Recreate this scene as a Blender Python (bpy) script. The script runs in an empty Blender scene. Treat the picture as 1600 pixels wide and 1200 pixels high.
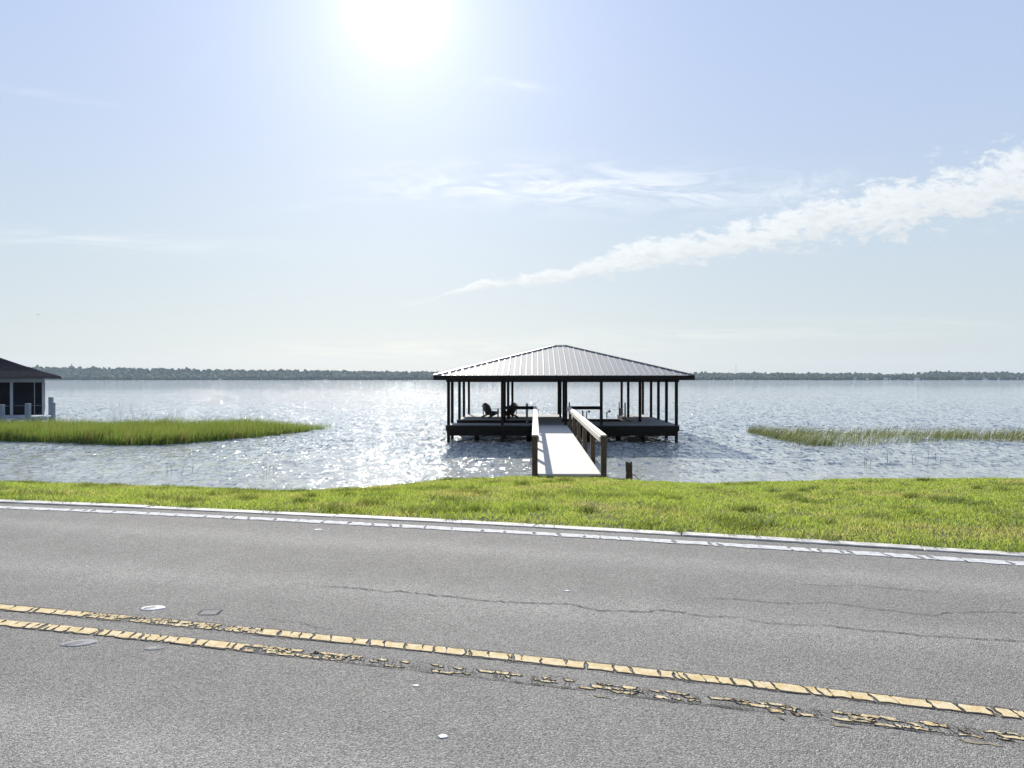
import bpy, bmesh, math, random
import numpy as np
from mathutils import Vector, Matrix
random.seed(7); rng = np.random.default_rng(7)
S = bpy.context.scene; COL = S.collection
R = math.radians
EYE = 1.6; F = 1200.0; HOR = 592.5
WATER = -1.7; DECK = -0.8
SUN_EL = 25.9; SUN_AZ = -8.53            # azimuth from +Y, negative = left

def at(x, y, z):                          # where the sight line of a photo point meets the level z
    Y = F*(EYE-z)/(y-HOR); return ((x-800)/F*Y, Y)
def atY(x, y, Y):
    return ((x-800)/F*Y, Y, EYE-(y-HOR)/F*Y)

# ------------------------------------------------------------------ node helpers
class NT:
    def __init__(s, tree): s.t = tree; s.n = tree.nodes; s.l = tree.links
    def new(s, typ, ins=None, **kw):
        n = s.n.new(typ)
        for k, v in kw.items(): setattr(n, k, v)
        if ins:
            for k, v in ins.items(): s.put(n.inputs[k], v)
        return n
    def put(s, sock, v):
        if isinstance(v, bpy.types.NodeSocket): s.l.new(v, sock)
        elif isinstance(v, bpy.types.Node): s.l.new(v.outputs[0], sock)
        else:
            try: sock.default_value = v
            except Exception: sock.default_value = (*v, 1.0)
    def m(s, op, a, b=0.0, c=0.0, clamp=False):
        n = s.n.new('ShaderNodeMath'); n.operation = op; n.use_clamp = clamp
        s.put(n.inputs[0], a); s.put(n.inputs[1], b); s.put(n.inputs[2], c); return n.outputs[0]
    def vm(s, op, a, b=(0, 0, 0)):
        n = s.n.new('ShaderNodeVectorMath'); n.operation = op
        s.put(n.inputs[0], a); s.put(n.inputs[1], b)
        return n.outputs['Value'] if op in ('DOT_PRODUCT', 'LENGTH') else n.outputs[0]
    def ss(s, v, a, b, lo=0.0, hi=1.0):
        n = s.n.new('ShaderNodeMapRange'); n.interpolation_type = 'SMOOTHSTEP'
        for i, q in enumerate((v, a, b, lo, hi)): s.put(n.inputs[i], q)
        return n.outputs[0]
    def noise(s, vec, scale, detail=3.0, rough=0.5, dist=0.0):
        n = s.n.new('ShaderNodeTexNoise'); s.put(n.inputs['Vector'], vec)
        n.inputs['Scale'].default_value = scale; n.inputs['Detail'].default_value = detail
        n.inputs['Roughness'].default_value = rough; n.inputs['Distortion'].default_value = dist
        return n.outputs[0]
    def vor(s, vec, scale, feature='F1', out='Distance'):
        n = s.n.new('ShaderNodeTexVoronoi'); n.feature = feature; s.put(n.inputs['Vector'], vec)
        n.inputs['Scale'].default_value = scale; return n.outputs[out]
    def mapping(s, vec, scale=(1, 1, 1), rot=(0, 0, 0)):
        n = s.n.new('ShaderNodeMapping'); s.put(n.inputs['Vector'], vec)
        n.inputs['Scale'].default_value = scale; n.inputs['Rotation'].default_value = rot; return n.outputs[0]
    def mix(s, f, a, b):
        n = s.n.new('ShaderNodeMix'); n.data_type = 'RGBA'
        s.put(n.inputs[0], f); s.put(n.inputs[6], a); s.put(n.inputs[7], b); return n.outputs[2]
    def ramp(s, f, stops):
        n = s.n.new('ShaderNodeValToRGB'); s.put(n.inputs[0], f)
        e = n.color_ramp.elements
        while len(e) < len(stops): e.new(0.5)
        for q, (p, c) in zip(e, stops): q.position = p; q.color = (*c, 1)
        return n.outputs[0]
    def bump(s, h, dist, strength=1.0, nrm=None):
        n = s.n.new('ShaderNodeBump'); s.put(n.inputs['Height'], h)
        n.inputs['Distance'].default_value = dist; n.inputs['Strength'].default_value = strength
        if nrm is not None: s.put(n.inputs['Normal'], nrm)
        return n.outputs[0]
MATS = {}
def mat(name, build):
    if name in MATS: return MATS[name]
    m = bpy.data.materials.new(name); m.use_nodes = True
    t = NT(m.node_tree); t.n.clear()
    out = t.new('ShaderNodeOutputMaterial')
    build(t, out); MATS[name] = m; return m
def prin(t, out, **kw):
    p = t.new('ShaderNodeBsdfPrincipled')
    for k, v in kw.items(): t.put(p.inputs[k.replace('_', ' ')], v)
    t.l.new(p.outputs[0], out.inputs['Surface']); return p
def opos(t): return t.new('ShaderNodeTexCoord').outputs['Object']
def simple(name, c1, c2, rough=0.7, scale=4.0, stretch=(1, 1, 1), metal=0.0, bump=0.002, bscale=None, spec=0.5):
    def b(t, out):
        v = t.mapping(opos(t), stretch)
        n = t.noise(v, scale, 5, 0.6)
        n2 = t.noise(v, (bscale or scale*6), 3, 0.6)
        f = t.ss(t.m('ADD', t.m('MULTIPLY', n, .7), t.m('MULTIPLY', n2, .3)), .35, .65)
        prin(t, out, Base_Color=t.mix(f, (*c1, 1), (*c2, 1)), Roughness=t.m('MULTIPLY_ADD', n2, .2, rough-.1),
             Metallic=metal, Specular_IOR_Level=spec, Normal=t.bump(n2, bump))
    return mat(name, b)

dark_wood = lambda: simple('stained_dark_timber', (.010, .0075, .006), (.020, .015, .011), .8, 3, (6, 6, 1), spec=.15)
rail_wood = lambda: simple('weathered_rail_timber', (.060, .040, .022), (.13, .09, .05), .8, 4, (6, 6, 1), spec=.3)
cap_wood = lambda: simple('pale_sun_bleached_timber', (.46, .415, .34), (.58, .53, .45), .7, 4, (6, 1, 6))
grey_deck = lambda: boards('weathered_grey_deck_boards', (.27, .28, .29), (.38, .39, .40), 'x')
pale_deck = lambda: boards('pale_walkway_boards', (.52, .49, .44), (.62, .585, .525), 'y')
def boards(name, c1, c2, axis):
    def b(t, out):
        v = opos(t)
        sep = t.new('ShaderNodeSeparateXYZ', {0: v})
        q = sep.outputs['Y']
        cell = t.m('DIVIDE', q, .145)
        fr = t.m('FRACT', cell); idn = t.new('ShaderNodeTexWhiteNoise', noise_dimensions='1D')
        t.put(idn.inputs['W'], t.m('FLOOR', cell))
        gap = t.m('MULTIPLY', t.ss(fr, 0.0, .07), t.ss(fr, 1.0, .94))
        grain = t.noise(t.mapping(v, (1.5, 14, 14)), 5, 4, .6)
        f = t.m('MULTIPLY_ADD', idn.outputs[0], .5, t.m('MULTIPLY', grain, .5))
        c = t.mix(f, (*c1, 1), (*c2, 1))
        c = t.mix(gap, tuple(a*.22 for a in c1)+(1,), c)
        prin(t, out, Base_Color=c, Roughness=.85, Specular_IOR_Level=.15, Normal=t.bump(t.m('ADD', gap, t.m('MULTIPLY', grain, .15)), .006))
    return mat(name, b)

# ------------------------------------------------------------------ mesh helpers
class MB:
    def __init__(s): s.v = []; s.f = []
    def box(s, x0, x1, y0, y1, z0, z1):
        b = len(s.v)
        s.v += [(x, y, z) for z in (z0, z1) for y in (y0, y1) for x in (x0, x1)]
        for q in ((0, 2, 3, 1), (4, 5, 7, 6), (0, 1, 5, 4), (2, 6, 7, 3), (0, 4, 6, 2), (1, 3, 7, 5)):
            s.f.append(tuple(b+i for i in q))
        return s
    def bar(s, p, q, w, h, up=(0, 0, 1), w2=None, h2=None):
        p = Vector(p); q = Vector(q); d = (q-p).normalized(); up = Vector(up)
        sx = d.cross(up)
        if sx.length < 1e-4: sx = d.cross(Vector((0, 1, 0)))
        sx.normalize(); uy = sx.cross(d).normalized(); b = len(s.v)
        w2 = w if w2 is None else w2; h2 = h if h2 is None else h2
        for c, ww, hh in ((p, w, h), (q, w2, h2)):
            for i, j in ((-1, -1), (1, -1), (1, 1), (-1, 1)):
                s.v.append(tuple(c+sx*i*ww/2+uy*j*hh/2))
        s.f += [(b+3, b+2, b+1, b), (b+4, b+5, b+6, b+7)]
        for i in range(4):
            j = (i+1) % 4; s.f.append((b+i, b+j, b+4+j, b+4+i))
        return s
    def tube(s, pts, r, n=10, r2=None):
        pts = [Vector(p) for p in pts]; b = len(s.v); k = len(pts)
        for i, p in enumerate(pts):
            d = (pts[min(i+1, k-1)]-pts[max(i-1, 0)]).normalized()
            a = d.cross(Vector((0, 0, 1)))
            if a.length < 1e-3: a = Vector((1, 0, 0))
            a.normalize(); c = a.cross(d)
            rr = r if r2 is None else r+(r2-r)*i/(k-1)
            for j in range(n):
                t = 2*math.pi*j/n; s.v.append(tuple(p+(a*math.cos(t)+c*math.sin(t))*rr))
        for i in range(k-1):
            for j in range(n):
                q = (j+1) % n; s.f.append((b+i*n+j, b+i*n+q, b+(i+1)*n+q, b+(i+1)*n+j))
        s.f.append(tuple(b+j for j in range(n))[::-1]); s.f.append(tuple(b+(k-1)*n+j for j in range(n)))
        return s
    def prism(s, poly, z0, z1):
        b = len(s.v); n = len(poly)
        s.v += [(x, y, z0) for x, y in poly]+[(x, y, z1) for x, y in poly]
        s.f.append(tuple(range(b, b+n))[::-1]); s.f.append(tuple(range(b+n, b+2*n)))
        for i in range(n):
            j = (i+1) % n; s.f.append((b+i, b+j, b+n+j, b+n+i))
        return s
    def face(s, *pts):
        b = len(s.v); s.v += [tuple(p) for p in pts]; s.f.append(tuple(range(b, b+len(pts)))); return s
    def build(s, name, m, parent=None, bevel=0, smooth=False, fix=True):
        me = bpy.data.meshes.new(name); me.from_pydata(s.v, [], s.f)
        if fix:
            bm = bmesh.new(); bm.from_mesh(me); bmesh.ops.recalc_face_normals(bm, faces=bm.faces); bm.to_mesh(me); bm.free()
        if smooth: me.polygons.foreach_set('use_smooth', [True]*len(me.polygons))
        me.materials.append(m); o = bpy.data.objects.new(name, me); COL.objects.link(o)
        if parent: o.parent = parent
        if bevel:
            b = o.modifiers.new('bevel', 'BEVEL'); b.width = bevel; b.segments = 1; b.limit_method = 'ANGLE'
        return o
def npmesh(name, verts, faces, m, parent=None, smooth=False, attr=None):
    me = bpy.data.meshes.new(name)
    verts = np.asarray(verts, np.float32); faces = np.asarray(faces, np.int32)
    k = faces.shape[1]
    me.vertices.add(len(verts)); me.vertices.foreach_set('co', verts.ravel())
    me.loops.add(faces.size); me.loops.foreach_set('vertex_index', faces.ravel())
    me.polygons.add(len(faces)); me.polygons.foreach_set('loop_start', np.arange(0, faces.size, k, dtype=np.int32))
    me.polygons.foreach_set('loop_total', np.full(len(faces), k, np.int32))
    if smooth: me.polygons.foreach_set('use_smooth', np.ones(len(faces), bool))
    me.update(calc_edges=True); me.validate()
    if attr is not None:
        a = me.attributes.new('rnd', 'FLOAT', 'POINT'); a.data.foreach_set('value', np.asarray(attr, np.float32))
    me.materials.append(m); o = bpy.data.objects.new(name, me); COL.objects.link(o)
    if parent: o.parent = parent
    return o
def grid_mesh(name, xs, ys, zf, m, smooth=True):
    X, Y = np.meshgrid(xs, ys); Z = zf(X, Y)
    v = np.stack([X, Y, Z], -1).reshape(-1, 3); nx = len(xs); ny = len(ys)
    i = (np.arange(ny-1)[:, None]*nx+np.arange(nx-1)[None]).ravel()
    return npmesh(name, v, np.stack([i, i+1, i+nx+1, i+nx], 1), m, smooth=smooth)
def tag(o, label=None, cat=None, group=None, kind=None):
    if label: o['label'] = label
    if cat: o['category'] = cat
    if group: o['group'] = group
    if kind: o['kind'] = kind
    return o
def thing(name, label, cat, loc=(0, 0, 0), rz=0, group=None):
    o = bpy.data.objects.new(name, None); COL.objects.link(o); o.location = loc; o.rotation_euler = (0, 0, rz)
    o.empty_display_size = .3
    return tag(o, label, cat, group)
def copy_tree(o, parent=None):
    c = o.copy(); COL.objects.link(c); c.parent = parent
    for ch in list(o.children): copy_tree(ch, c)
    return c

# ------------------------------------------------------------------ camera, world, sun
cam = bpy.data.cameras.new('camera'); co = bpy.data.objects.new('camera', cam); COL.objects.link(co)
co.location = (0, 0, EYE); co.rotation_euler = (R(90)-math.atan((600-HOR)/F), 0, 0)
cam.sensor_width = 36; cam.lens = 27; cam.clip_end = 12000; cam.clip_start = .05; S.camera = co

SD = Vector((math.sin(R(SUN_AZ))*math.cos(R(SUN_EL)), math.cos(R(SUN_AZ))*math.cos(R(SUN_EL)), math.sin(R(SUN_EL))))
sl = bpy.data.lights.new('sun', 'SUN'); sl.energy = 4.6; sl.angle = R(.5); sl.color = (1, .95, .86)
so = bpy.data.objects.new('sun', sl); COL.objects.link(so); so.rotation_euler = SD.to_track_quat('Z', 'Y').to_euler()

W = bpy.data.worlds.new('World'); S.world = W; W.use_nodes = True
t = NT(W.node_tree); t.n.clear()
out = t.new('ShaderNodeOutputWorld'); bg = t.new('ShaderNodeBackground')
d = t.vm('NORMALIZE', t.new('ShaderNodeTexCoord').outputs['Generated'])
sky = t.new('ShaderNodeTexSky'); sky.sky_type = 'NISHITA'; sky.sun_disc = False
sky.sun_elevation = R(SUN_EL); sky.sun_rotation = R(SUN_AZ); sky.air_density = 1.0; sky.dust_density = 1.0; sky.ozone_density = 2.0
sep = t.new('ShaderNodeSeparateXYZ', {0: d}); dx, dy, dz = sep.outputs
el = t.m('MAXIMUM', dz, 0.0)
# thin high veil of humid air and cirrus that whitens the whole sky, more towards the horizon
VEIL_TOP = (4.0, 5.0, 8.0, 1); VEIL_HOR = (6.3, 7.2, 7.6, 1)
veil = t.ramp(el, [(0, (.63, .665, .665)), (.05, (.63, .695, .72)), (.16, (.58, .68, .775)), (.30, (.50, .615, .83)), (.42, (.46, .58, .845)), (.8, (.34, .45, .74))])
veil = t.vm('SCALE', veil); veil.node.inputs['Scale'].default_value = 5.6
skc = t.mix(.95, sky.outputs[0], veil)
# bright halo round the sun
c = t.vm('DOT_PRODUCT', d, tuple(SD)); omc = t.m('SUBTRACT', 1.0, c)
def ex(a, k): return t.m('MULTIPLY', t.m('EXPONENT', t.m('MULTIPLY', omc, -k)), a)
th_ = t.m('SQRT', t.m('MULTIPLY', t.m('MAXIMUM', omc, 0.0), 2.0))
def exa(a, w): return t.m('MULTIPLY', t.m('EXPONENT', t.m('MULTIPLY', th_, -1.0/w)), a)
glow = t.m('ADD', t.m('ADD', ex(10.0, 1700.0), exa(3.0, .090)), ex(.35, 9.0))
gl = t.vm('SCALE', (1.0, .985, .96)); t.put(gl.node.inputs['Scale'], glow)
skc = t.vm('ADD', skc, gl)
# clouds
ys = t.m('MAXIMUM', dy, .05); u = t.m('DIVIDE', dx, ys); v = t.m('DIVIDE', dz, ys)
front = t.ss(dy, .05, .3)
uv = t.new('ShaderNodeCombineXYZ', {0: u, 1: v}).outputs[0]
w1 = t.noise(uv, 7.0, 3, .5); w2 = t.noise(uv, 24.0, 6, .62)
# long cumulus streak climbing to the right; slopes about 1:4.2 with a slight bow
cen = t.m('MULTIPLY_ADD', u, .185, .1265)
cen = t.m('ADD', cen, t.m('MULTIPLY', t.m('MULTIPLY', u, u), .020))
half = t.ss(u, -.24, .80, .002, .054)
dv = t.m('SUBTRACT', v, cen)
dvn = t.m('DIVIDE', t.m('ADD', dv, t.m('MULTIPLY', t.m('SUBTRACT', w1, .5), .04)), half)
body = t.m('SUBTRACT', 1.0, t.m('ABSOLUTE', dvn))
rot = t.mapping(uv, (10, 20, 1), (0, 0, R(-12)))
puff = t.noise(rot, 3.1, 9, .68, .3)
dens = t.m('ADD', body, t.m('MULTIPLY', t.m('SUBTRACT', puff, .5), 3.8))
dens = t.m('MULTIPLY', t.ss(dens, .0, .75), t.ss(u, -.19, -.04))
dens = t.m('MULTIPLY', dens, t.ss(body, -.9, .1))
dens = t.m('MULTIPLY', dens, front)
puff2 = t.noise(t.mapping(uv, (10, 26, 1), (0, 0, R(-12))), 5.0, 5, .6)
litc = t.m('MULTIPLY_ADD', t.ss(t.m('ADD', t.m('MULTIPLY', dvn, .30), t.m('MULTIPLY', puff2, 1.0)), .2, .75), .16, .84)
cc = t.vm('SCALE', (5.55, 5.7, 5.7)); t.put(cc.node.inputs['Scale'], litc)
# wisps of cirrus
def wisp(u0, v0, su, sv, slope, amt, sc=(5, 22, 1), rz=-6):
    lu = t.m('SUBTRACT', u, u0); lv = t.m('SUBTRACT', t.m('SUBTRACT', v, v0), t.m('MULTIPLY', lu, slope))
    g = t.m('ADD', t.m('POWER', t.m('ABSOLUTE', t.m('DIVIDE', lu, su)), 2.0), t.m('POWER', t.m('ABSOLUTE', t.m('DIVIDE', lv, sv)), 2.0))
    n = t.noise(t.mapping(uv, sc, (0, 0, R(rz))), 2.2, 7, .65, 1.2)
    return t.m('MULTIPLY', t.m('MULTIPLY', t.ss(n, .36, .68), t.m('EXPONENT', t.m('MULTIPLY', g, -1.0))), amt)
ws = wisp(.11, .250, .22, .027, -.03, 1.15)
for a in ((.00, .382, .045, .008, -.12, .5), (-.62, .372, .08, .005, -.14, .5), (-.55, .18, .22, .012, -.05, .45, (3, 30, 1), 4),
          (-.2, .235, .12, .006, .12, .25), (.36, .245, .07, .015, .25, .5, (20, 30, 1), 0), (.5, .075, .16, .005, -.03, .3, (3, 40, 1), 0),
          (-.1, .04, .35, .012, .02, .35, (3, 40, 1), 0), (.30, .06, .25, .008, .0, .3, (3, 40, 1), 0)):
    ws = t.m('ADD', ws, wisp(*a))
ws = t.m('MULTIPLY', t.m('MINIMUM', ws, 1.0), front)
skc = t.mix(ws, skc, t.vm('ADD', skc, (1.7, 1.4, .9)))
skc = t.mix(t.m('MULTIPLY', dens, .76), skc, t.vm('ADD', cc, t.vm('MULTIPLY', gl, (.7, .7, .7))))
t.put(bg.inputs['Color'], skc); bg.inputs['Strength'].default_value = 0.1
t.l.new(bg.outputs[0], out.inputs['Surface'])
S.view_settings.view_transform = 'Standard'; S.view_settings.look = 'None'; S.view_settings.exposure = 0.82; S.view_settings.gamma = 1
S.render.engine = 'CYCLES'; S.cycles.use_denoising = True; S.cycles.max_bounces = 8; S.cycles.volume_bounces = 0
S.cycles.sample_clamp_indirect = 8.0; S.cycles.sample_clamp_direct = 300.0; S.cycles.transparent_max_bounces = 4

# ------------------------------------------------------------------ terrain
RC = (-24.5, -78.5)                       # centre of the road's gentle bend
RW = 90.0                                 # outer edge of the white edge line
def rr(X, Y): return np.hypot(X-RC[0], Y-RC[1])
CX = np.array([-80, -40, -20, -12, -8.76, -5.56, -4.15, -2.87, -1.55, 0, 2.2, 4.4, 6.1, 9.3, 12.5, 20, 40, 80.])
CY = np.array([20, 19.5, 18.6, 17.9, 17.4, 16.6, 16.5, 17.1, 18.4, 18.95, 18.8, 17.6, 18.1, 18.6, 18.7, 19.5, 21, 24.])
def crest(X): return np.interp(X, CX, CY)
HX = np.array([-3400, -1700, -1450, -1200, -900, -600, -300, -100, 200, 600, 900, 1150, 1300, 1420, 1520, 1600, 1700, 3400.])
HH = 5.5+np.array([31, 31, 29, 25, 21, 17, 14, 12, 10, 9, 9.5, 9, 7, 3.5, 7, 14, 13, 13.])
def shore(X): return 2450+40*np.sin(X/210.)+25*np.sin(X/83.+1)
def far_h(X, Y):
    t_ = np.clip((Y-shore(X)-40)/420., 0, 1)
    return np.interp(X, HX, HH)*(t_*t_*(3-2*t_))
def vnoise(X, Y, s, seed=0):
    return (np.sin(X*s*1.0+seed)+np.sin(Y*s*1.31+X*s*.37+seed*2.1)+np.sin((X-Y)*s*.73+seed*.7))/3
def ground_z(X, Y):
    yc = crest(X); r = rr(X, Y)
    yk = np.sqrt(np.maximum((RW+.4)**2-(X-RC[0])**2, 0))+RC[1]
    yk = np.minimum(yk, yc-4)
    t_ = np.clip((Y-yk)/(yc-yk), 0, 1)
    z = -.03-.80*t_**1.25
    b = np.clip(Y-yc, 0, None)
    z = z-np.where(b < 5.6, b*.168, 5.6*.168+np.minimum((b-5.6)*.06, 2.8))
    z = z+.02*vnoise(X, Y, 1.7)*np.clip(t_*3, 0, 1)
    z = z+.17*np.exp(-((X-17.6)/1.5)**2-((Y-26.6)/.6)**2)
    sh = shore(X)
    k = np.clip((Y-sh)/30., -1, 1); k = (k+1)/2
    zf = WATER-3+(4.2)*(k*k*(3-2*k))+far_h(X, Y)
    side = np.clip((np.abs(X)-2500)/60., 0, 1)
    z = np.where(Y > 400, zf, z); z = np.maximum(z, np.where(Y > 24, -5+side*7, -9))
    return z
def build_ground(t, out):
    v = opos(t); sp = t.new('ShaderNodeSeparateXYZ', {0: v})
    n1 = t.noise(v, .9, 5, .6); n2 = t.noise(v, 25, 4, .7)
    grass = t.mix(t.ss(n1, .4, .62), (.045, .060, .012, 1), (.085, .075, .028, 1))
    grass = t.mix(t.ss(n2, .4, .6), grass, (.03, .034, .010, 1))
    sand = t.mix(n2, (.16, .125, .075, 1), (.27, .22, .15, 1))
    wet = t.ss(t.m('ADD', sp.outputs['Z'], t.m('MULTIPLY', n1, .3)), -1.32, -1.20)
    c = t.mix(wet, sand, grass)
    farm = t.ss(sp.outputs['Y'], 300.0, 600.0)
    c = t.mix(farm, c, t.mix(n1, (.035, .05, .02, 1), (.06, .075, .03, 1)))
    prin(t, out, Base_Color=c, Roughness=.95, Specular_IOR_Level=.2, Normal=t.bump(n2, .03))
def lin(a, b, n): return np.linspace(a, b, n, endpoint=False)
gx = np.concatenate([lin(-3300, -300, 30), lin(-300, -45, 20), lin(-45, 45, 300), lin(45, 300, 20), np.linspace(300, 3300, 31)])
gy = np.concatenate([lin(-600, -12, 14), lin(-12, 32, 170), lin(32, 400, 18), lin(400, 2300, 10), lin(2300, 3050, 60), np.linspace(3050, 3600, 8)])
ground = grid_mesh('ground', gx, gy, ground_z, mat('turf_and_sand', build_ground)); tag(ground, kind='structure')

# ------------------------------------------------------------------ road
def arc(r, a):                            # a: metres along the bend, 0 straight ahead of the camera
    th = math.atan2(8.12-RC[1], -RC[0])-a/RW
    return (RC[0]+r*math.cos(th), RC[1]+r*math.sin(th))
def strip(mb, r0, r1, a0, a1, step, z0, z1):
    n = max(1, int((a1-a0)/step)); b = len(mb.v)
    for i in range(n+1):
        a = a0+(a1-a0)*i/n
        for r, z in ((r0, z0), (r0, z1), (r1, z1), (r1, z0)): mb.v.append((*arc(r, a), z))
    for i in range(n):
        for j in range(4):
            k = (j+1) % 4; mb.f.append((b+i*4+j, b+i*4+k, b+(i+1)*4+k, b+(i+1)*4+j))
    mb.f += [(b, b+1, b+2, b+3), (b+n*4+3, b+n*4+2, b+n*4+1, b+n*4)]
def build_asphalt(t, out):
    v = opos(t)
    big = t.noise(v, .35, 4, .55); mid = t.noise(v, 2.6, 4, .6)
    cell = t.new('ShaderNodeTexVoronoi', {'Vector': v, 'Scale': 165.0})
    cr = t.new('ShaderNodeSeparateColor', {0: cell.outputs['Color']}).outputs[0]
    fine = t.noise(v, 230, 3, .75); med = t.noise(v, 80, 3, .7)
    f = t.m('ADD', t.m('MULTIPLY', cr, .5), t.m('ADD', t.m('MULTIPLY', fine, .3), t.m('MULTIPLY', med, .3)))
    base = t.ramp(f, [(.26, (.102, .097, .087)), (.44, (.220, .210, .190)), (.60, (.280, .268, .244)), (.82, (.47, .45, .41))])
    tone = t.m('ADD', t.m('MULTIPLY_ADD', big, .35, .62), t.m('MULTIPLY', mid, .3))
    rad_ = t.vm('LENGTH', t.vm('SUBTRACT', v, (RC[0], RC[1], 0)))
    wob = t.m('ADD', rad_, t.m('MULTIPLY', big, .5))
    def track(c0, w_): q_ = t.m('DIVIDE', t.m('SUBTRACT', wob, c0), w_); return t.m('EXPONENT', t.m('MULTIPLY', t.m('MULTIPLY', q_, q_), -1.0))
    tr_ = t.m('ADD', t.m('ADD', track(87.75, .32), track(89.3, .30)), t.m('ADD', track(85.2, .3), track(83.8, .3)))
    tone = t.m('MULTIPLY', tone, t.m('MULTIPLY_ADD', tr_, .20, .91))
    stain = t.ss(t.noise(v, 1.1, 5, .65), .62, .72); tone = t.m('MULTIPLY', tone, t.m('MULTIPLY_ADD', stain, -.12, 1.0))
    tn = t.vm('SCALE', base); t.put(tn.node.inputs['Scale'], tone)
    h = t.m('ADD', t.m('MULTIPLY', cell.outputs['Distance'], -1.0), t.m('MULTIPLY', med, .9))
    prin(t, out, Base_Color=tn, Roughness=.95, Specular_IOR_Level=.12, Normal=t.bump(h, .006, .8))
asphalt = mat('worn_asphalt', build_asphalt)
mb = MB(); strip(mb, 82.6, RW+.215, -85, 85, 1.0, -.3, 0.0)
# subdivide nothing: the slab is flat
road = mb.build('road', asphalt); tag(road, kind='structure')
def build_conc(t, out):
    v = opos(t); n = t.noise(v, 6, 5, .6); n2 = t.noise(v, 60, 4, .7)
    c = t.mix(t.ss(n, .3, .7), (.38, .36, .32, 1), (.66, .63, .58, 1)); c = t.mix(t.ss(n2, .55, .72), c, (.18, .17, .15, 1))
    prin(t, out, Base_Color=c, Roughness=.85, Normal=t.bump(n2, .004))
conc = mat('bleached_concrete', build_conc)
mb = MB(); a = -80
while a < 80:                             # ribbon kerb cast in lengths with open joints
    L = random.uniform(2.2, 2.9) if random.random() > .3 else random.uniform(.8, 1.6)
    w = random.uniform(-.012, .012)
    strip(mb, RW+.225+w*.4, RW+.385+w, a, a+L-.012, .5, -.25, .012+random.uniform(-.003, .003)); a += L
kerb = mb.build('kerb', conc, bevel=.006); tag(kerb, kind='structure')
mb = MB(); strip(mb, 82.3, 82.59, -80, 80, 1.0, -.25, .05)
k2 = mb.build('kerb', conc, bevel=.006); tag(k2, kind='structure')

def build_paint(name, c1, c2, dirt, wear):
    def b(t, out):
        v = opos(t); n = t.noise(v, 14, 5, .65); n2 = t.noise(v, 120, 3, .7)
        c = t.mix(t.ss(n, .3, .7), (*c1, 1), (*c2, 1))
        c = t.mix(t.m('MULTIPLY', t.ss(n2, .55-wear, .75-wear), .55), c, (*dirt, 1))
        prin(t, out, Base_Color=c, Roughness=.95, Specular_IOR_Level=.1, Normal=t.bump(n2, .002))
    return mat(name, b)
white_p = build_paint('worn_white_paint', (.46, .455, .44), (.70, .695, .68), (.20, .195, .185), .08)
yell_p = build_paint('worn_yellow_paint', (.58, .43, .19), (.70, .60, .40), (.26, .21, .14), .08)
pale_p = build_paint('faded_yellow_paint', (.56, .44, .22), (.62, .52, .28), (.25, .22, .15), .04)
UL = MB()
def blocks(r0, r1, a0, a1, lmin, lmax, keep, z, gap=.014, slant=.02, chip=.10):
    """thermoplastic line broken by transverse cracks: every surviving slab is an irregular polygon"""
    mb = MB(); a = a0; w = r1-r0
    while a < a1:
        L = random.uniform(lmin, lmax)*(1 if random.random() > .25 else .5)
        k = keep(a)
        if random.random() < k:
            s0 = slant+random.uniform(-.012, .012)
            lo = 0 if random.random() < k*1.25-.1 else random.uniform(.1, .5)*w; hi = w if random.random() < k*1.25-.1 else w-random.uniform(.1, .45)*w
            if hi-lo > .25*w:
                e = a+L-gap*random.uniform(.5, 1.7)
                pts = []
                for q in range(4): pts.append((a+random.uniform(-1, 1)*chip*.05+s0*(1-q/3.), r0+lo+(hi-lo)*q/3))
                m_ = max(2, int(L/.06))
                for q in range(1, m_): pts.append((a+(e-a)*q/m_, r0+hi+random.uniform(-1, .4)*chip*.05))
                for q in range(4): pts.append((e+random.uniform(-1, 1)*chip*.05+s0*(q/3.), r0+hi-(hi-lo)*q/3))
                for q in range(1, m_): pts.append((e-(e-a)*q/m_+s0, r0+lo+random.uniform(-.4, 1)*chip*.06))
                mb.prism([arc(r, aa) for aa, r in pts], .001, z)
                if r0 < 89:
                    ac = sum(q[0] for q in pts)/len(pts); rc_ = sum(q[1] for q in pts)/len(pts)
                    if z > .003: UL.prism([arc(rc_+(r-rc_)*(1+random.uniform(.10, .30)), ac+(aa-ac)+math.copysign(random.uniform(.002, .012), aa-ac)) for aa, r in pts], .0008, .0035)
        a += L
    return mb
lab = lambda x, y: None
def a_of(x, y):                            # metres along the bend for a photo point on the road
    X, Y = at(x, y, 0); th = math.atan2(Y-RC[1], X-RC[0]); return (math.atan2(8.12-RC[1], -RC[0])-th)*RW
blocks(RW-.165, RW-.004, -40, 40, .16, .40, lambda a: 1.0, .005, gap=.020, chip=.45, slant=.05).build('white_edge_line', white_p, road)
blocks(82.85, 83.0, -40, 40, .18, .42, lambda a: .98, .008).build('white_edge_line', white_p, road)
A1 = a_of(300, 975); A2 = a_of(350, 985)
k1 = lambda a: 0 if A1-.9 < a < A2+.15 else (.97 if a < A1 else 1.0)
l1 = blocks(86.40, 86.49, -30, 30, .05, .17, k1, .005, slant=.03, gap=.014, chip=.2)
def join(a_, *more):
    for q in more:
        b = len(a_.v); a_.v += q.v; a_.f += [tuple(i+b for i in f) for f in q.f]
    return a_
n1 = [blocks(r_, r_+.034, A1-.9, A2+.3, .03, .08, lambda a: .8, .004, slant=.012, gap=.012, chip=.2) for r_ in (86.40, 86.43, 86.46)]
join(l1, *n1).build('yellow_centre_line', yell_p, road)
B1 = a_of(560, 1030); B2 = a_of(1180, 1110); B3 = a_of(380, 1010)
k2f = lambda a: 1.0 if a < B3 else (.80 if a < B1 else (.42 if a < B2 else .62))
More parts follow.
